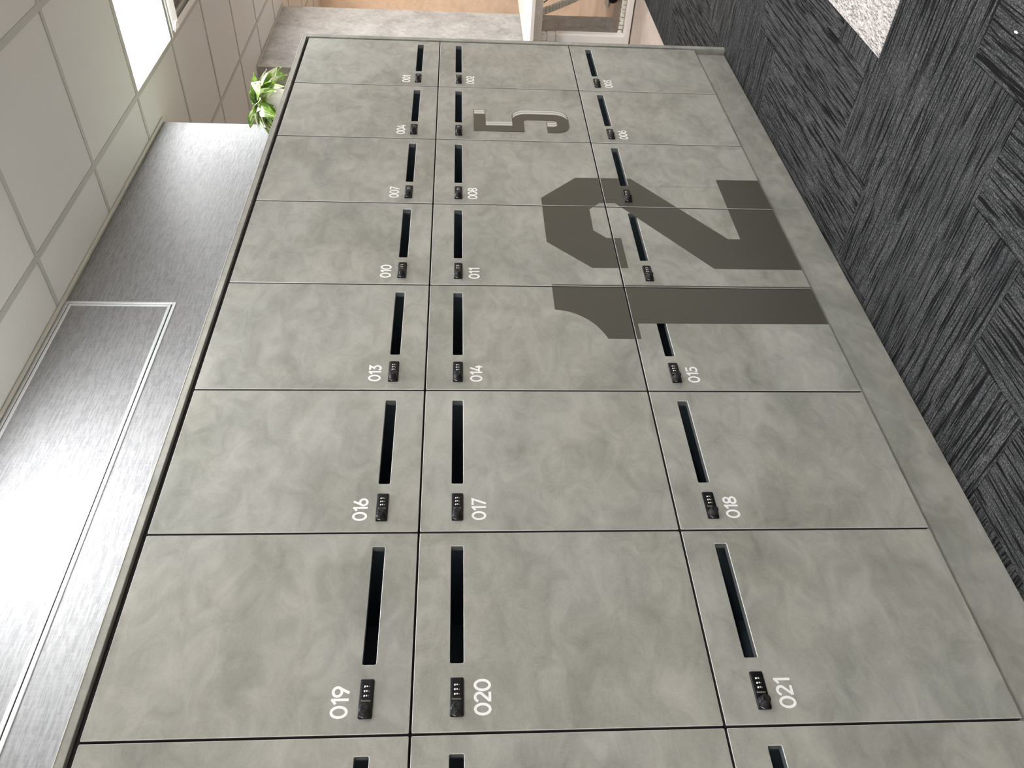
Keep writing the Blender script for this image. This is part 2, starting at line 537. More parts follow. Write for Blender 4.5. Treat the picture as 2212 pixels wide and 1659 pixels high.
# ---- access panel set into the linen wall
ap = empty('access_panel', (-1.41, WALL_Y, 2.28))
tag(ap, 'flush access panel with aluminium frame in the linen-textured wall above the lockers', 'access panel')
AX0, AX1, AZ0, AZ1 = -4.20, -1.41, 2.279, CEIL - 0.006
def frame_bm(x0, x1, z0, z1, wd, y0, y1, bev=0.0015):
    bm = bmesh.new()
    add_box(bm, x0, x1, y0, y1, z0, z0 + wd, bev)
    add_box(bm, x0, x1, y0, y1, z1 - wd, z1, bev)
    add_box(bm, x0, x0 + wd, y0, y1, z0 + wd, z1 - wd, bev)
    add_box(bm, x1 - wd, x1, y0, y1, z0 + wd, z1 - wd, bev)
    return bm
def rel(o):  # child given in world coordinates under an unrotated empty
    o.location = tuple(-c for c in o.parent.location) if o.parent else o.location
    return o
rel(link('outer_frame', finish(frame_bm(AX0, AX1, AZ0, AZ1, 0.011, WALL_Y - 0.004, WALL_Y + 0.001), 'outer_frame'), M['alu'], ap))
rel(box('shadow_gap', (AX0 + 0.010, AX1 - 0.010, WALL_Y - 0.0012, WALL_Y + 0.001, AZ0 + 0.010, AZ1 - 0.010), M['gap_black'], ap))
pn = rel(link('inner_frame', finish(frame_bm(AX0 + 0.014, AX1 - 0.014, AZ0 + 0.0145, AZ1 - 0.014, 0.011, WALL_Y - 0.0045, WALL_Y - 0.0005), 'inner_frame'), M['alu'], ap))
rel(box('panel', (AX0 + 0.024, AX1 - 0.024, WALL_Y - 0.0028, WALL_Y - 0.001, AZ0 + 0.0245, AZ1 - 0.024), M['linen'], ap))

# ---- lights in the ceiling grid
def light_panel(i, j, label):
    x0, y0 = GX + GP * i, GY - GP + GP * j
    t_ = empty('ceiling_light', (x0 + 0.3, y0 + 0.3, CEIL))
    tag(t_, label, 'ceiling light', 'square light panels in the ceiling grid')
    link('frame', L_FRAME, None, t_)
    link('diffuser', L_DIFF, None, t_)
bm = bmesh.new()
for b in ((-0.288, 0.288, -0.288, -0.283), (-0.288, 0.288, 0.283, 0.288), (-0.288, -0.283, -0.283, 0.283), (0.283, 0.288, -0.283, 0.283)):
    add_box(bm, *b, -0.002, 0.010)
L_FRAME = finish(bm, 'light_frame'); L_FRAME.materials.append(M['white_metal'])
L_DIFF = box_mesh('light_diffuser', -0.283, 0.283, -0.283, 0.283, 0.001, 0.009); L_DIFF.materials.append(M['panel'])
rowname = {0: 'row nearest the lockers', -4: 'middle row of the room', -8: 'row far from the lockers'}
posname = {0: 'beside the ceiling air conditioner', 4: 'over the desk end', -4: 'one bay left of the air conditioner', -8: 'two bays left of the air conditioner', -12: 'three bays left of the air conditioner'}
for (i, j) in LIGHTS:
    lab = 'glowing square light panel ' + posname[i] + ('' if j == 0 else ', ' + rowname[j])
    light_panel(i, j, lab)

# ---- ceiling air conditioner cassette
ac = empty('ceiling_air_conditioner', (GX + 0.9, GY - 0.3, CEIL))
tag(ac, 'pale ceiling air conditioner cassette with louvre flaps and grey intake beside the light panel', 'air conditioner')
bm = bmesh.new()
for b in ((-0.29, 0.29, -0.29, -0.205), (-0.29, 0.29, 0.205, 0.29), (-0.29, -0.165, -0.205, 0.205), (0.165, 0.29, -0.205, 0.205)):
    add_box(bm, *b, -0.008, 0.010, 0.002)
link('fascia', finish(bm, 'fascia'), M['tbar'], ac)
bm = bmesh.new()
add_box(bm, -0.165, 0.165, -0.205, 0.205, 0.000, 0.010)
g = link('intake_grille', finish(bm, 'intake_grille'), M['vent_dark'], ac)
for k in range(12):
    y = -0.19 + 0.0345 * k
    link('grille_slat', box_mesh('grille_slat', -0.16, 0.16, y, y + 0.006, -0.005, 0.001), M['vent_dark'], g)
for k in range(4):
    bm = bmesh.new()
    add_box(bm, -0.026, 0.026, -0.26, 0.26, -0.003, 0.003, 0.0025, 2)
    fl = link('louvre_flap', finish(bm, 'louvre_flap'), M['white_metal'], ac)
    a = math.pi / 2 * k
    fl.rotation_euler = (0, math.radians(16), a)
    d = -0.248
    fl.location = (d * math.cos(a), d * math.sin(a), -0.019)

# ---- unseen warm lamps added to brighten the far area, shaped as round downlights
def warm_fill_lamp(x, y, label):
    t_ = empty('added_warm_lamp', (x, y, CEIL))
    tag(t_, label, 'added lamp', 'added unseen warm lamps beyond the lockers')
    link('housing', finish(lathe_bm([(0.150, 0.0), (0.158, -0.03), (0.158, -0.06), (0.142, -0.06), (0.142, -0.05)], 28, 'Z', False), 'housing', True), M['white_metal'], t_)
    link('diffuser', finish(lathe_bm([(0.141, -0.054), (0.141, -0.045)], 28), 'diffuser'), M['warm'], t_)
warm_fill_lamp(4.15, 0.55, 'added unseen warm lamp close to the peach wall, on the desk side')
warm_fill_lamp(4.15, 2.45, 'added unseen warm lamp behind the concrete pier')
warm_fill_lamp(0.9, 1.45, 'added unseen warm lamp in the recess behind the linen wall')  # hidden from the camera, placed to light the desk leg and pale floor

# ================================================================== LOCKERS
CW = 0.45
ROWS = [(1.3435, 1.9405), (0.7468, 1.3435), (0.1500, 0.7468)]
NCOL = 8
TH = 0.018
VG, HG = 0.0026, 0.0025      # half gaps
SX0, SX1 = 0.1385, 0.4130    # slot, from the locker's left edge
def rrect(x0, x1, z0, z1, r, n=4):
    P = []
    for cx_, cz_, a0 in ((x1 - r, z1 - r, 0), (x0 + r, z1 - r, 90), (x0 + r, z0 + r, 180), (x1 - r, z0 + r, 270)):
        for k in range(n + 1):
            a = math.radians(a0 + 90 * k / n)
            P.append((cx_ + r * math.cos(a), cz_ + r * math.sin(a)))
    return P
def door_mesh(h, z_slot0, z_slot1):
    bm = bmesh.new()
    x0, x1, z0, z1 = VG, CW - VG, HG, h - HG
    A = 0.0009
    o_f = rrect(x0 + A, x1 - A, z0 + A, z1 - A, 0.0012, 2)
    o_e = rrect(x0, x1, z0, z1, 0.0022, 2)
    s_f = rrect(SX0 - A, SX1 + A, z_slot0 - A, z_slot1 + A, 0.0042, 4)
    s_e = rrect(SX0, SX1, z_slot0, z_slot1, 0.0032, 4)
    mk = lambda P, y: [bm.verts.new((p[0], y, p[1])) for p in P]
    OF, OE, OB = mk(o_f, 0.0), mk(o_e, A), mk(o_e, TH)
    SF, SE, SB = mk(s_f, 0.0), mk(s_e, A), mk(s_e, TH)
    def ringfaces(a, b, mi):
        for i in range(len(a)):
            j = (i + 1) % len(a)
            f = bm.faces.new((a[i], a[j], b[j], b[i])); f.material_index = mi
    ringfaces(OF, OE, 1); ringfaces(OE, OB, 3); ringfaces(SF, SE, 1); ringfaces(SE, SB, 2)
    def capring(outer, inner, mi):
        ed = []
        for R in (outer, inner):
            for i in range(len(R)):
                ed.append(bm.edges.get((R[i], R[(i + 1) % len(R)])) or bm.edges.new((R[i], R[(i + 1) % len(R)])))
        r = bmesh.ops.triangle_fill(bm, use_beauty=True, use_dissolve=False, edges=ed)
        for g_ in r['geom']:
            if isinstance(g_, bmesh.types.BMFace): g_.material_index = mi
    capring(OF, SF, 0)
    capring(OB, SB, 2)
    me = finish(bm, 'locker_door')
    for m in (M['door'], M['arris'], M['edge'], M['edge_gap_shade']): me.materials.append(m)
    return me
ROW_H = [b - a for a, b in ROWS]
S0, S1 = 0.0725, 0.1000
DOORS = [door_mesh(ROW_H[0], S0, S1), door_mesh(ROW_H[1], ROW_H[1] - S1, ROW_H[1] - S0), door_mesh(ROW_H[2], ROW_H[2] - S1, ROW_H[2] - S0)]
def body_mesh(h):
    bm = bmesh.new()
    D0, D1, T = TH + 0.001, WALL_Y - 0.004, 0.016
    e = 0.0004
    add_box(bm, e, T, D0, D1, e, h - e, 0, 1, 0)
    add_box(bm, CW - T, CW - e, D0, D1, e, h - e, 0, 1, 0)
    add_box(bm, T, CW - T, D0, D1, e, T, 0, 1, 0)
    add_box(bm, T, CW - T, D0, D1, h - T, h - e, 0, 1, 0)
    add_box(bm, T, CW - T, D1 - 0.006, D1, T, h - T, 0, 1, 0)
    me = finish(bm, 'locker_body')
    me.materials.append(M['carcass']); me.materials.append(M['carcass_front'])
    for p in me.polygons:
        if abs(p.normal.y + 1) < 1e-3 and abs(p.center.y - D0) < 1e-4: p.material_index = 1
    return me
BODIES = [body_mesh(h) for h in ROW_H]

# combination lock, built around its own centre (x along the door, z up, front towards -y)
LKX0, LKX1 = 0.0310, 0.1070
LKL, LKH = LKX1 - LKX0, 0.0265
def lock_plate():
    bm = bmesh.new()
    prof = [(LKL / 2, LKH / 2, 0.0), (LKL / 2, LKH / 2, -0.0035), (LKL / 2 - 0.0012, LKH / 2 - 0.0012, -0.0048), (LKL / 2 - 0.0016, LKH / 2 - 0.0050, -0.0054)]
    rings = []
    for hx, hz, y in prof:
        rings.append([bm.verts.new((p[0], y, p[1])) for p in rrect(-hx, hx, -hz, hz, 0.0026, 4)])
    for a, b in zip(rings, rings[1:]):
        for i in range(len(a)):
            bm.faces.new((a[i], a[(i + 1) % len(a)], b[(i + 1) % len(a)], b[i]))
    bm.faces.new(rings[-1]); bm.faces.new(rings[0])
    me = finish(bm, 'lock_plate'); me.materials.append(M['lock_black']); return me
LOCK = lock_plate()
def knob_mesh():
    bm = lathe_bm([(0.0124, 0.0050), (0.0124, 0.0075), (0.0112, 0.0085), (0.0096, 0.0090), (0.0090, 0.0220), (0.0080, 0.0234), (0.0046, 0.0236), (0.0040, 0.0232), (0.0, 0.0232)], 36, 'Y', False)
    me = finish(bm, 'knob', True); me.materials.append(M['lock_knob']); return me
KNOB = knob_mesh()
def knob_grip():
    bm = bmesh.new(); add_box(bm, -0.0105, -0.0085, -0.0215, -0.0085, -0.0030, 0.0030, 0.0008)
    me = finish(bm, 'grip'); me.materials.append(M['lock_knob']); return me
GRIP = knob_grip()
KEYH = finish(lathe_bm([(0.0027, 0.0236), (0.0027, 0.02405)], 12, 'Y'), 'keyhole'); KEYH.materials.append(M['keyhole'])
def dial_mesh():
    bm = bmesh.new()
    n = 10; R = 0.0095; hw = 0.0024
    rows = []
    for k in range(n + 1):
        a = math.radians(-42 + 84 * k / n)
        y, z = -0.0066 + R - R * math.cos(a), R * math.sin(a)
        rows.append([bm.verts.new((-hw, y, z)), bm.verts.new((hw, y, z))])
    for k in range(n):
        f = bm.faces.new((rows[k][0], rows[k][1], rows[k + 1][1], rows[k + 1][0]))
    # printed numerals catch the light as two white blobs and a trace
    for z, hw2, hz, mi in ((0.0040, 0.0019, 0.0018, 1), (-0.0006, 0.0017, 0.0015, 1), (-0.0046, 0.0008, 0.0008, 1)):
        P = []
        for k in range(10):
            a = 2 * math.pi * k / 10
            zz = z + hz * math.sin(a)
            P.append(bm.verts.new((hw2 * math.cos(a), -0.0066 + R - math.sqrt(max(0, (R + 0.0003) ** 2 - zz * zz)), zz)))
        f = bm.faces.new(P); f.material_index = mi
    me = finish(bm, 'dial'); me.materials.append(M['black']); me.materials.append(M['mark_white']); return me
DIAL = dial_mesh()
def lettering_mesh():
    bm = bmesh.new()
    rnd = random.Random(4)
    x = -0.0088
    # a row of tiny, unreadable strokes across the plate (text runs down the plate)
    for k in range(12):
        z = 0.0086 - 0.00148 * k
        hgt = 0.0042 if k == 0 else rnd.choice((0.0026, 0.0030, 0.0034))
        add_box(bm, x - 0.0012, x - 0.0012 + hgt, -0.00575, -0.0052, z - 0.00045, z + 0.00005)
        if rnd.random() < 0.75:
            add_box(bm, x - 0.0012 + (hgt - 0.0006), x - 0.0012 + hgt, -0.00575, -0.0052, z - 0.0011, z)
    me = finish(bm, 'lettering'); me.materials.append(M['mark_grey']); return me
LETTER = lettering_mesh()
def arc_mesh():
    bm = bmesh.new()
    P = []
    c0 = (-0.0255, 0.0)
    r0, r1 = 0.0122, 0.0130
    n = 8
    outer = [(c0[0] + r1 * math.cos(math.radians(100 + 70 * k / n)), c0[1] + r1 * 0.92 * math.sin(math.radians(100 + 70 * k / n))) for k in range(n + 1)]
    inner = [(c0[0] + r0 * math.cos(math.radians(100 + 70 * k / n)), c0[1] + r0 * 0.92 * math.sin(math.radians(100 + 70 * k / n))) for k in range(n + 1)]
    add_plate(bm, outer + inner[::-1], -0.0058, 0.0006)
    me = finish(bm, 'arc_mark'); me.materials.append(M['mark_white']); return me
ARC = arc_mesh()

# number lettering: round-ended monoline figures, each drawn as strokes 0..1 high
def ell(cx_, cz_, rx, rz, a0, a1, n=18):
    return [(cx_ + rx * math.cos(math.radians(a0 + (a1 - a0) * k / n)), cz_ + rz * math.sin(math.radians(a0 + (a1 - a0) * k / n))) for k in range(n + 1)]
HW = 0.080
GL = {   # width, strokes (centre lines)
    '0': (0.72, [ell(0.36, 0.5, 0.285, 0.425, 0, 360, 36)]),
    '1': (0.46, [[(0.09, 0.73), (0.335, 0.925)], [(0.335, 0.0), (0.335, 1.0)]]),
    '2': (0.66, [ell(0.32, 0.68, 0.245, 0.245, 165, -28, 16) + [(0.10, 0.075)], [(0.06, 0.075), (0.62, 0.075)]]),
    '3': (0.64, [[(0.08, 0.925), (0.53, 0.925), (0.29, 0.60)] + ell(0.29, 0.335, 0.26, 0.262, 82, -150, 18)]),
    '4': (0.70, [[(0.40, 0.98), (0.07, 0.27), (0.66, 0.27)], [(0.50, 0.0), (0.50, 0.55)]]),
    '5': (0.64, [[(0.56, 0.925), (0.155, 0.925), (0.125, 0.53)] + ell(0.29, 0.335, 0.265, 0.262, 128, -150, 18)]),
    '6': (0.66, [ell(0.33, 0.32, 0.255, 0.248, 0, 360, 30), [(0.115, 0.42), (0.40, 1.0)]]),
    '7': (0.62, [[(0.05, 0.925), (0.55, 0.925), (0.17, 0.0)]]),
    '8': (0.66, [ell(0.33, 0.275, 0.255, 0.205, 0, 360, 28), ell(0.33, 0.725, 0.215, 0.20, 0, 360, 28)]),
    '9': (0.66, [ell(0.33, 0.68, 0.255, 0.248, 0, 360, 30), [(0.545, 0.58), (0.26, 0.0)]]),
}
NUM_H = 0.0335
NUM_SX = 0.0735 / (3 * 0.72) * 1.01
def number_mesh(s_):
    bm = bmesh.new()
    x0 = 0.0
    for ch_ in s_:
        wd, strokes = GL[ch_]
        for si_, st in enumerate(strokes):
            yy_ = -0.0003 - 0.0001 * si_
            closed = (abs(st[0][0] - st[-1][0]) + abs(st[0][1] - st[-1][1])) < 1e-6
            P = [Vector(((x0 + p[0]) * NUM_SX, p[1] * NUM_H)) for p in (st[:-1] if closed else st)]
            hw = HW * NUM_H
            n = len(P)
            L_, R_ = [], []
            for i in range(n):
                if closed:
                    e1, e2 = (P[i] - P[i - 1]).normalized(), (P[(i + 1) % n] - P[i]).normalized()
                else:
                    e1 = (P[i] - P[i - 1]).normalized() if i > 0 else (P[1] - P[0]).normalized()
                    e2 = (P[i + 1] - P[i]).normalized() if i < n - 1 else e1
                n1, n2 = Vector((-e1.y, e1.x)), Vector((-e2.y, e2.x))
                m_ = (n1 + n2).normalized()
                k_ = hw / max(0.30, m_.dot(n1))
                L_.append(P[i] + m_ * k_); R_.append(P[i] - m_ * k_)
            a_ = [bm.verts.new((p.x, yy_, p.y)) for p in L_]
            b_ = [bm.verts.new((p.x, yy_, p.y)) for p in R_]
            for i in range(n if closed else n - 1):
                j = (i + 1) % n
                bm.faces.new((a_[i], a_[j], b_[j], b_[i]))
        x0 += wd
    me = finish(bm, 'number_label')
    me.materials.append(M['white_vinyl'])
    return me

# big graphics, in (x, z) of the locker front
BIG2 = [(-1.301, .9685), (-1.161, .833), (-1.161, .631), (-1.5340, .3566), (-1.5340, .3145), (-1.1576, .3132), (-1.1550, .10), (-1.7005, .10), (-1.7005, .4403),
        (-1.3256, .7109), (-1.3270, .7664), (-1.3684, .8055), (-1.4965, .8065), (-1.5385, .7679), (-1.5385, .7188), (-1.7022, .7188), (-1.7035, .8346), (-1.5655, .9690)]
BIG1 = [(-1.790, .9705), (-1.9112, .9705), (-1.9146, .9505), (-1.9200, .9303), (-1.9292, .9110), (-1.9415, .8931), (-1.9560, .8760), (-1.9728, .8609), (-1.9885, .8505), (-2.0053, .8412), (-2.0225, .8330), (-2.0400, .8263),
        (-2.0400, .7306), (-1.9717, .7305), (-1.9671, .10), (-1.790, .10)]
def arc(cx_, cz_, rx, rz, a0, a1, n=8):
    return [(cx_ + rx * math.cos(math.radians(a0 + (a1 - a0) * k / n)), cz_ + rz * math.sin(math.radians(a0 + (a1 - a0) * k / n))) for k in range(n + 1)]
FIVE = ([(-.687, 1.150), (-.687, 1.198), (-.8275, 1.198), (-.8295, 1.000), (-.7440, .9985)] + arc(-.7440, .9835, .0142, .0150, 90, 0, 5)
        + arc(-.7440, .8825, .0142, .0160, 0, -90, 5) + arc(-.7640, .8825, .0170, .0160, -90, -180, 5) + [(-.7810, .9088), (-.8330, .9088)]
        + arc(-.7720, .8770, .0605, .0590, 180, 270, 9) + arc(-.7420, .8770, .0615, .0590, 270, 360, 9)
        + arc(-.7370, .9850, .0565, .0600, 0, 90, 9) + [(-.7815, 1.0450), (-.7825, 1.150)])
def inset(P, d):
    n = len(P)
    area = sum(P[i][0] * P[(i + 1) % n][1] - P[(i + 1) % n][0] * P[i][1] for i in range(n))
    s = 1 if area > 0 else -1
    out = []
    for i in range(n):
        a, b, c_ = Vector(P[i - 1]), Vector(P[i]), Vector(P[(i + 1) % n])
        e1, e2 = (b - a).normalized(), (c_ - b).normalized()
        n1, n2 = Vector((-e1.y, e1.x)) * s, Vector((-e2.y, e2.x)) * s
        m = n1 + n2
        if m.length < 1e-6: m = n1
        m = m.normalized()
        out.append(tuple(b + m * d / max(0.35, m.dot(n1))))
    return out
def shift(P, dx): return [(x + dx, z) for x, z in P]

def lock_desc(col, row):
    return None
SKIP_NUM = {5, 9, 12, 22, 23, 24}
rowword = ['top', 'middle', 'bottom']
COLWORD = ['first', 'second', 'third', 'fourth', 'fifth', 'sixth', 'seventh', 'eighth']
COMBI_DIALS = (0.0915, 0.0823, 0.0731)
for c in range(NCOL):
    xl = -CW * (c + 1)
    for r in range(3):
        num = c * 3 + r + 1
        z0, z1 = ROWS[r]
        lk = empty('locker', (xl, 0, z0))
        if c == 0: lk.scale.x = (CW + 0.013) / CW
        s = '%03d' % num
        at_ = 'in the %s column from the far end' % COLWORD[c]
        if num == 5: lab = 'concrete-look middle-row locker with the outlined figure 5, between 002 and 008'
        elif num == 9: lab = 'concrete-look bottom-row locker under the upper right of the big 2, below 008'
        elif num == 12: lab = 'concrete-look bottom-row locker under the lower left of the big 2, below 011'
        elif num >= 22: lab = '%s-row locker cut off by the picture edge, next to %03d' % (rowword[r], num - 3)
        elif num == 15: lab = 'bottom-row locker numbered 015 carrying the stem of the big figure 1'
        else: lab = '%s-row locker numbered %s in white, %s' % (rowword[r], s, at_)
        tag(lk, lab, 'locker', 'lockers of the concrete-look bank')
        link('body', BODIES[r], None, lk)
        dr = link('door', DOORS[r], None, lk)
        h = ROW_H[r]
        zc = (S0 + S1) / 2 if r == 0 else h - (S0 + S1) / 2
        # number
        if num not in SKIP_NUM:
            nl = link('number_label', number_mesh(s), None, dr)
            nl.location = (0.0325, 0, 0.1190 if r == 0 else h - 0.1525)
        # graphics that cross this door
        rect = (xl + VG + 0.001, xl + CW - VG - 0.001, z0 + HG + 0.001, z1 - HG - 0.001)
        bm = bmesh.new()
        pieces = [rect]
        if num == 9:
            pieces = []
            sx0, sx1, sz0, sz1 = xl + SX0 - 0.0005, xl + SX1 + 0.0005, z1 - S1 - 0.0005, z1 - S0 + 0.0005
            x0_, x1_, a_, b_ = rect
            pieces = [(x0_, sx0, a_, b_), (sx1, x1_, a_, b_), (sx0, sx1, a_, sz0), (sx0, sx1, sz1, b_)]
        for G in (BIG2, BIG1):
            for pc in pieces:
                P = clip_poly(G, pc)
                if len(P) > 2: add_plate(bm, P, -0.0004, 0.0004)
        if len(bm.faces):
            g = link('number_graphic', finish(bm, 'number_graphic'), M['dark_vinyl'], dr)
            g.location = (-xl, 0, -z0)
        else:
            bm.free()
        if num == 5:
            bm = bmesh.new()
            yy = -0.0003
            for dx in (0.0375, 0.0190):
                add_plate(bm, shift(FIVE, dx), yy, 0.0002, 0); yy -= 0.0003
                add_plate(bm, inset(shift(FIVE, dx), 0.0030), yy, 0.0002, 1); yy -= 0.0003
            add_plate(bm, FIVE, yy, 0.0002, 0)
            g = link('number_graphic', finish(bm, 'number_graphic'), [M['dark_vinyl'], M['light_vinyl']], dr)
            g.location = (-xl, 0, -z0)
        # lock
        kk = link('combination_lock', LOCK, None, lk)
        kk.location = ((LKX0 + LKX1) / 2, 0, zc)
        for nm, me, loc in (('knob', KNOB, (-0.0255, 0, 0)), ('knob_grip', GRIP, (-0.0255, 0, 0)), ('keyhole', KEYH, (-0.0255, 0, 0)), ('lettering', LETTER, (0.0028, 0, 0)), ('arc_mark', ARC, (0, 0, 0))):
            p_ = link(nm, me, None, kk); p_.location = loc
        for dx in COMBI_DIALS:
            p_ = link('dial', DIAL, None, kk)
            p_.location = (dx - (LKX0 + LKX1) / 2, 0, 0)

XLEFT = -CW * NCOL
tp = tag(box('locker_top_panel', (XLEFT - 0.030, 0.049, -0.002, WALL_Y - 0.002, 1.9515, 1.9700), [M['door']], None, 0.0008), 'long concrete-look top panel capping the bank of lockers', 'panel')
link('edge_highlight', box_mesh('edge_highlight', XLEFT - 0.030, 0.049, -0.0028, 0.004, 1.9684, 1.9700), M['arris'], tp)  # pale strip painting the light caught along the top edge
ep = tag(box('locker_end_panel', (0.0215, 0.0490, -0.003, WALL_Y - 0.002, 0.0, 1.9512), [M['door']], None, 0.0015), 'tall concrete-look end panel closing the far end of the lockers', 'panel')
tag(box('locker_end_panel', (XLEFT - 0.030, XLEFT - 0.003, -0.003, WALL_Y - 0.002, 0.0, 1.9512), [M['door']], None, 0.0010), 'tall end panel at the near end of the lockers, outside the picture', 'panel')
tag(box('locker_plinth', (XLEFT, 0.0210, 0.024, 0.060, 0.0, 0.1490), [M['door']], None, 0.0008), 'long concrete-look plinth running under the lockers along the carpet', 'plinth')
tag(box('shadow_gap_strip', (XLEFT, 0.0210, 0.012, 0.040, 1.9410, 1.9513), [M['gap_black']]), 'black strip standing in for the shadow gap between locker doors and top panel', 'shadow gap')  # dark filler painting the shade above the doors

# ================================================================== PLANT
pot_c = Vector((-0.235, 0.20, 1.970))
pl = empty('potted_plant', pot_c)
tag(pl, 'variegated green and cream leafy plant in a white pot on top of the lockers', 'potted plant')
pot = link('pot', finish(lathe_bm([(0.050, 0.0), (0.055, 0.004), (0.069, 0.128), (0.070, 0.136), (0.067, 0.138), (0.064, 0.134), (0.061, 0.118)], 40, 'Z', True), 'pot', True), M['pot'], pl)
link('soil', finish(lathe_bm([(0.061, 0.116), (0.04, 0.122), (0.0, 0.124)], 24, 'Z', False), 'soil', True), M['soil'], pot)
def leaf_mesh(L, Wd, droop, fold, seed):
    rnd = random.Random(seed)
    nu, nv = 10, 6
    bm = bmesh.new()
    uvl = bm.loops.layers.uv.new('UVMap')
    grid = []
    for i in range(nu + 1):
        u = i / nu
        half = Wd / 2 * (math.sin(math.pi * u ** 0.72)) ** 0.85 * (1 - 0.15 * u) if 0 < u < 1 else 0.0005
        row = []
        for j in range(nv + 1):
            s_ = (j / nv - 0.5) * 2
            y = half * s_
            x = L * u
            z = -droop * L * u * u + fold * abs(s_) * half + 0.004 * math.sin(6 * u + 2 * s_ + seed)
            row.append((bm.verts.new((x, y, z)), (j / nv, u)))
        grid.append(row)
    for i in range(nu):
        for j in range(nv):
            q = (grid[i][j], grid[i + 1][j], grid[i + 1][j + 1], grid[i][j + 1])
            f = bm.faces.new([a[0] for a in q])
            for lp, a in zip(f.loops, q): lp[uvl].uv = a[1]
    me = finish(bm, 'leaf', True)
    return me
LEAVES = []
for k, (L, Wd, dr_, fo) in enumerate(((0.112, 0.068, 0.40, 0.22), (0.100, 0.062, 0.60, 0.15), (0.125, 0.076, 0.25, 0.25), (0.088, 0.054, 0.75, 0.2))):
    for mk in ('leaf_a', 'leaf_b'):
        me = leaf_mesh(L, Wd, dr_, fo, k); me.materials.append(M[mk]); LEAVES.append(me)
rnd = random.Random(11)
def leaf(base, az, el, roll, idx, sc=1.0):
    """base relative to the pot; az/el in degrees"""
    o = link('leaf', LEAVES[idx], None, pl)
    o.location = base
    o.rotation_euler = (math.radians(roll), math.radians(-el), math.radians(az))
    o.scale = (sc, sc, sc)
    st = [Vector((base[0] * 0.25, base[1] * 0.25, 0.12)), Vector((base[0] * 0.75, base[1] * 0.75, max(base[2], 0.12) * 0.55 + 0.12 * 0.45 + 0.03)), Vector(base)]
    P = [st[0] * (1 - t_) ** 2 + 2 * st[1] * t_ * (1 - t_) + st[2] * t_ * t_ for t_ in (0, .25, .5, .75, 1)]
    link('stem', finish(tube_bm(P, 0.0016, 5), 'stem', True), M['stem'], pl)
for k in range(46):
    az = k * 137.5 + rnd.uniform(-15, 15)
    ring = (k % 4)
    rr = (0.015, 0.035, 0.055, 0.070)[ring] * rnd.uniform(0.85, 1.1)
    zz = (0.178, 0.172, 0.160, 0.150)[ring] + rnd.uniform(-0.015, 0.010)
    el = (30, 10, -8, -22)[ring] + rnd.uniform(-14, 14)
    a = math.radians(az)
    leaf((rr * math.cos(a) * 1.3, rr * math.sin(a) * 0.95, zz), az + rnd.uniform(-25, 25), el, rnd.uniform(-40, 40), rnd.choice((0, 0, 2, 4, 4, 6, 1, 3, 5)), rnd.uniform(0.75, 1.0))
for k in range(9):        # spilling over the rim towards the room
    ax = 150 + 12.0 * k + rnd.uniform(-6, 6)
    a = math.radians(ax)
    leaf((0.075 * math.cos(a), 0.075 * math.sin(a), rnd.uniform(0.135, 0.165)), ax + rnd.uniform(-30, 30), rnd.uniform(-38, 5), rnd.uniform(-50, 50), rnd.choice((0, 2, 4, 0, 3)), rnd.uniform(0.7, 0.9))
# a few that stand out in the picture
leaf((0.17, -0.02, 0.135), 8, 0, 55, 5, 1.05)
leaf((0.10, -0.05, 0.155), -10, -12, 45, 1, 1.1)
leaf((-0.13, -0.04, 0.150), 195, -30, -25, 1, 0.95)
leaf((-0.07, -0.07, 0.170), 225, -8, 25, 4, 1.05)

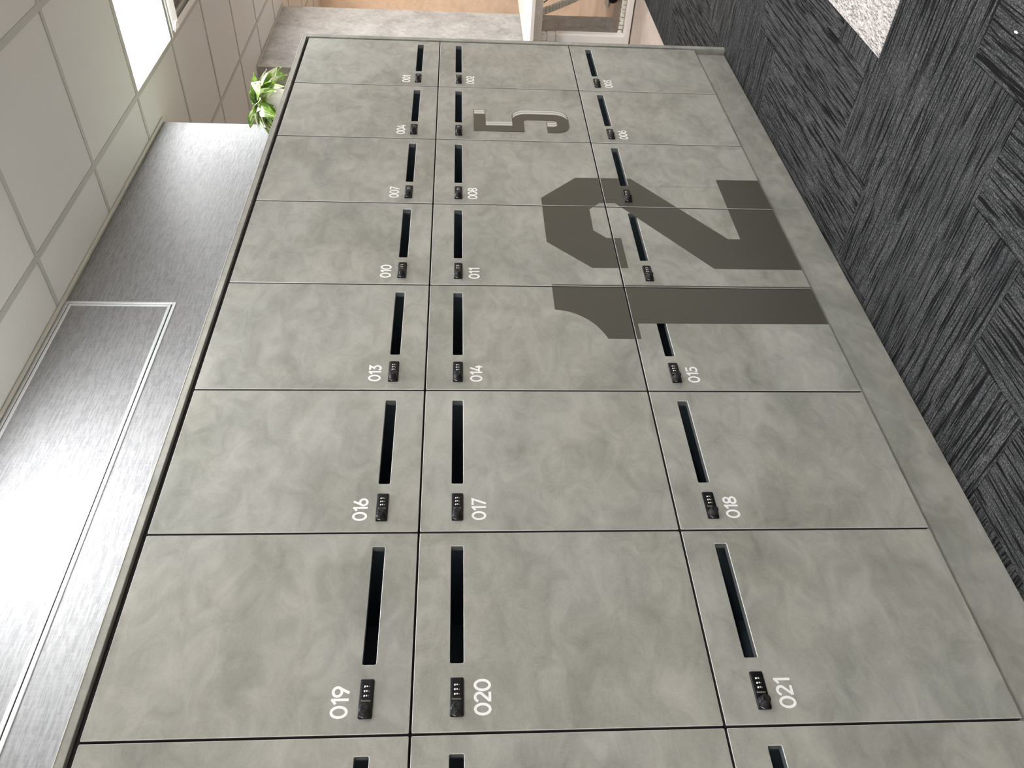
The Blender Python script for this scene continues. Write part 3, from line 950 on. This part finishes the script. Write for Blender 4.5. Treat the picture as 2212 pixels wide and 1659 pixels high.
# ================================================================== DESK beyond the lockers
DZ = 0.76
DX0, DX1, DY0, DY1 = 1.967, 3.567, 0.195, 0.994
dk = empty('standing_desk', ((DX0 + DX1) / 2, (DY0 + DY1) / 2, 0))
tag(dk, 'white height-adjustable desk with telescopic legs, half hidden beyond the locker end', 'desk')
rel(box('desktop', (DX0, DX1, DY0, DY1, DZ - 0.025, DZ), M['white_metal'], dk, 0.002, 2))
bm = bmesh.new()
add_box(bm, DX0 + 0.12, DX1 - 0.12, 0.60, 0.64, DZ - 0.075, DZ - 0.027, 0.002)
add_box(bm, DX0 + 0.12, DX1 - 0.12, 0.84, 0.88, DZ - 0.075, DZ - 0.027, 0.002)
rel(link('frame_rail', finish(bm, 'frame_rail'), M['white_metal'], dk))
for X in (2.235, 3.27):
    bm = bmesh.new()
    add_box(bm, X - 0.06, X + 0.06, 0.24, 0.965, DZ - 0.100, DZ - 0.0255, 0.003)
    rel(link('top_bracket', finish(bm, 'top_bracket'), M['white_metal'], dk))
    bm = bmesh.new()
    for (hw, z0_, z1_) in ((0.034, 0.045, 0.55), (0.031, 0.55, 0.615), (0.028, 0.615, DZ - 0.070)):
        add_box(bm, X - hw, X + hw, 0.836 - hw, 0.836 + hw, z0_, z1_, 0.012, 3)
    rel(link('leg_column', finish(bm, 'leg_column'), M['white_metal'], dk))
    bm = bmesh.new()
    v = []
    for (y, hz) in ((0.27, 0.020), (0.31, 0.045), (0.93, 0.050), (0.985, 0.022)):
        v.append([bm.verts.new((X + sx * 0.036, y, z)) for sx, z in ((-1, 0.010), (1, 0.010), (1, hz), (-1, hz))])
    for a, b in zip(v, v[1:]):
        for k in range(4): bm.faces.new((a[k], a[(k + 1) % 4], b[(k + 1) % 4], b[k]))
    bm.faces.new(v[0]); bm.faces.new(v[-1])
    bmesh.ops.recalc_face_normals(bm, faces=bm.faces)
    bmesh.ops.bevel(bm, geom=bm.edges[:], offset=0.003, segments=2, affect='EDGES')
    ft = rel(link('foot', finish(bm, 'foot'), M['white_metal'], dk))
    for y in (0.33, 0.90):
        nb = lathe_bm([(0.018, 0.0), (0.018, 0.012)], 16)
        bmesh.ops.translate(nb, verts=nb.verts[:], vec=(X, y, 0))
        link('levelling_pad', finish(nb, 'levelling_pad'), M['black'], ft)

def spine_chain(name, pts, n, label, cat, w_=0.050):
    """vertebrae cable guide along a polyline"""
    P = [Vector(p) for p in pts]
    seg = [(b - a).length for a, b in zip(P, P[1:])]
    tot = sum(seg)
    root = empty(name, P[0])
    tag(root, label, cat)
    def at(d):
        for (a, b), s_ in zip(zip(P, P[1:]), seg):
            if d <= s_ + 1e-9: return a + (b - a) * (d / s_), (b - a).normalized()
            d -= s_
        return P[-1], (P[-1] - P[-2]).normalized()
    step = tot / n
    bm = bmesh.new()
    add_box(bm, -step * 0.40, step * 0.40, -w_ / 2, w_ / 2, -0.013, 0.013, 0.003)
    me = finish(bm, 'vertebra'); me.materials.append(M['spine'])
    for k in range(n):
        p, d = at(step * (k + 0.5))
        o = link('vertebra', me, None, root)
        o.location = p - P[0]
        o.rotation_euler = d.to_track_quat('X', 'Z').to_euler()
    cab = [at(tot * k / 24)[0] - P[0] for k in range(25)]
    link('cable', finish(tube_bm(cab, 0.0065, 8), 'cable', True), M['black'], root)
spine_chain('cable_spine', [(2.62, 0.805, 0.625), (2.70, 0.795, 0.52), (2.84, 0.780, 0.36), (2.98, 0.765, 0.22), (3.08, 0.72, 0.10), (3.08, 0.60, 0.035)], 24,
            'off-white jointed cable spine hanging down under the white desk', 'cable guide')
spine_chain('floor_cable_guide', [(2.30, 0.842, 0.075), (2.34, 0.83, 0.060), (2.37, 0.77, 0.050), (2.38, 0.70, 0.048), (2.38, 0.60, 0.046), (2.38, 0.40, 0.046)], 16,
            'off-white jointed cable guide lying on the floor along the desk foot', 'cable guide')
rel(box('power_strip', (2.42, 2.54, 0.70, 0.80, DZ - 0.105, DZ - 0.0255), M['black'], dk, 0.004))
cab = [(2.55, 0.735, 0.668), (2.60, 0.735, 0.640), (2.62, 0.733, 0.612), (2.63, 0.722, 0.590), (2.64, 0.700, 0.578), (2.64, 0.66, 0.590), (2.62, 0.62, 0.640), (2.60, 0.60, 0.690)]
rel(link('black_cable', finish(tube_bm(cab, 0.004, 8), 'black_cable', True), M['black'], dk))

# office chair pushed in front of the desk (only one caster reaches into the picture)
ch = empty('office_chair', (2.86, 0.485, 0))
tag(ch, 'black office chair whose caster shows beside the desk foot', 'chair')
for k in range(5):
    a = math.radians(72 * k + 78)
    d = Vector((math.cos(a), math.sin(a), 0))
    link('base_arm', finish(tube_bm([d * 0.03 + Vector((0, 0, 0.10)), d * 0.30 + Vector((0, 0, 0.075))], [0.022, 0.014], 8), 'base_arm'), M['black'], ch)
    bm = lathe_bm([(0.024, -0.026), (0.036, -0.022), (0.036, 0.022), (0.024, 0.026)], 20, 'X')
    cs = link('caster', finish(bm, 'caster', True), M['black'], ch)
    cs.location = (d.x * 0.31, d.y * 0.31, 0.036)
    cs.rotation_euler.z = a + math.pi / 2
link('gas_lift', finish(lathe_bm([(0.030, 0.08), (0.030, 0.24), (0.016, 0.24), (0.016, 0.42)], 20), 'gas_lift', True), M['black'], ch)
bm = bmesh.new(); add_box(bm, -0.22, 0.22, -0.30, 0.08, 0.42, 0.49, 0.03, 3)
link('seat', finish(bm, 'seat'), M['black'], ch)
bm = bmesh.new(); add_box(bm, -0.20, 0.20, -0.36, -0.30, 0.56, 0.98, 0.025, 3)
link('backrest', finish(bm, 'backrest'), M['black'], ch)
link('back_stem', finish(tube_bm([(0, -0.20, 0.42), (0, -0.33, 0.46), (0, -0.345, 0.62)], 0.02, 8), 'back_stem'), M['black'], ch)

# scrap on the carpet
bm = bmesh.new()
P = [(-0.009, -0.002), (0.006, -0.004), (0.010, 0.001), (0.002, 0.004), (-0.008, 0.003)]
top = [bm.verts.new((x, y, 0.0035 + 0.002 * math.sin(300 * x))) for x, y in P]
bot = [bm.verts.new((x, y, 0.0005)) for x, y in P]
bm.faces.new(top); bm.faces.new(bot)
for k in range(5): bm.faces.new((top[k], top[(k + 1) % 5], bot[(k + 1) % 5], bot[k]))
sc = link('paper_scrap', finish(bm, 'paper_scrap'), M['white_vinyl'])
sc.location = (-1.960, -0.862, 0)
sc.scale = (0.6, 0.6, 1.0)
tag(sc, 'tiny white scrap of paper on the charcoal carpet', 'paper scrap')
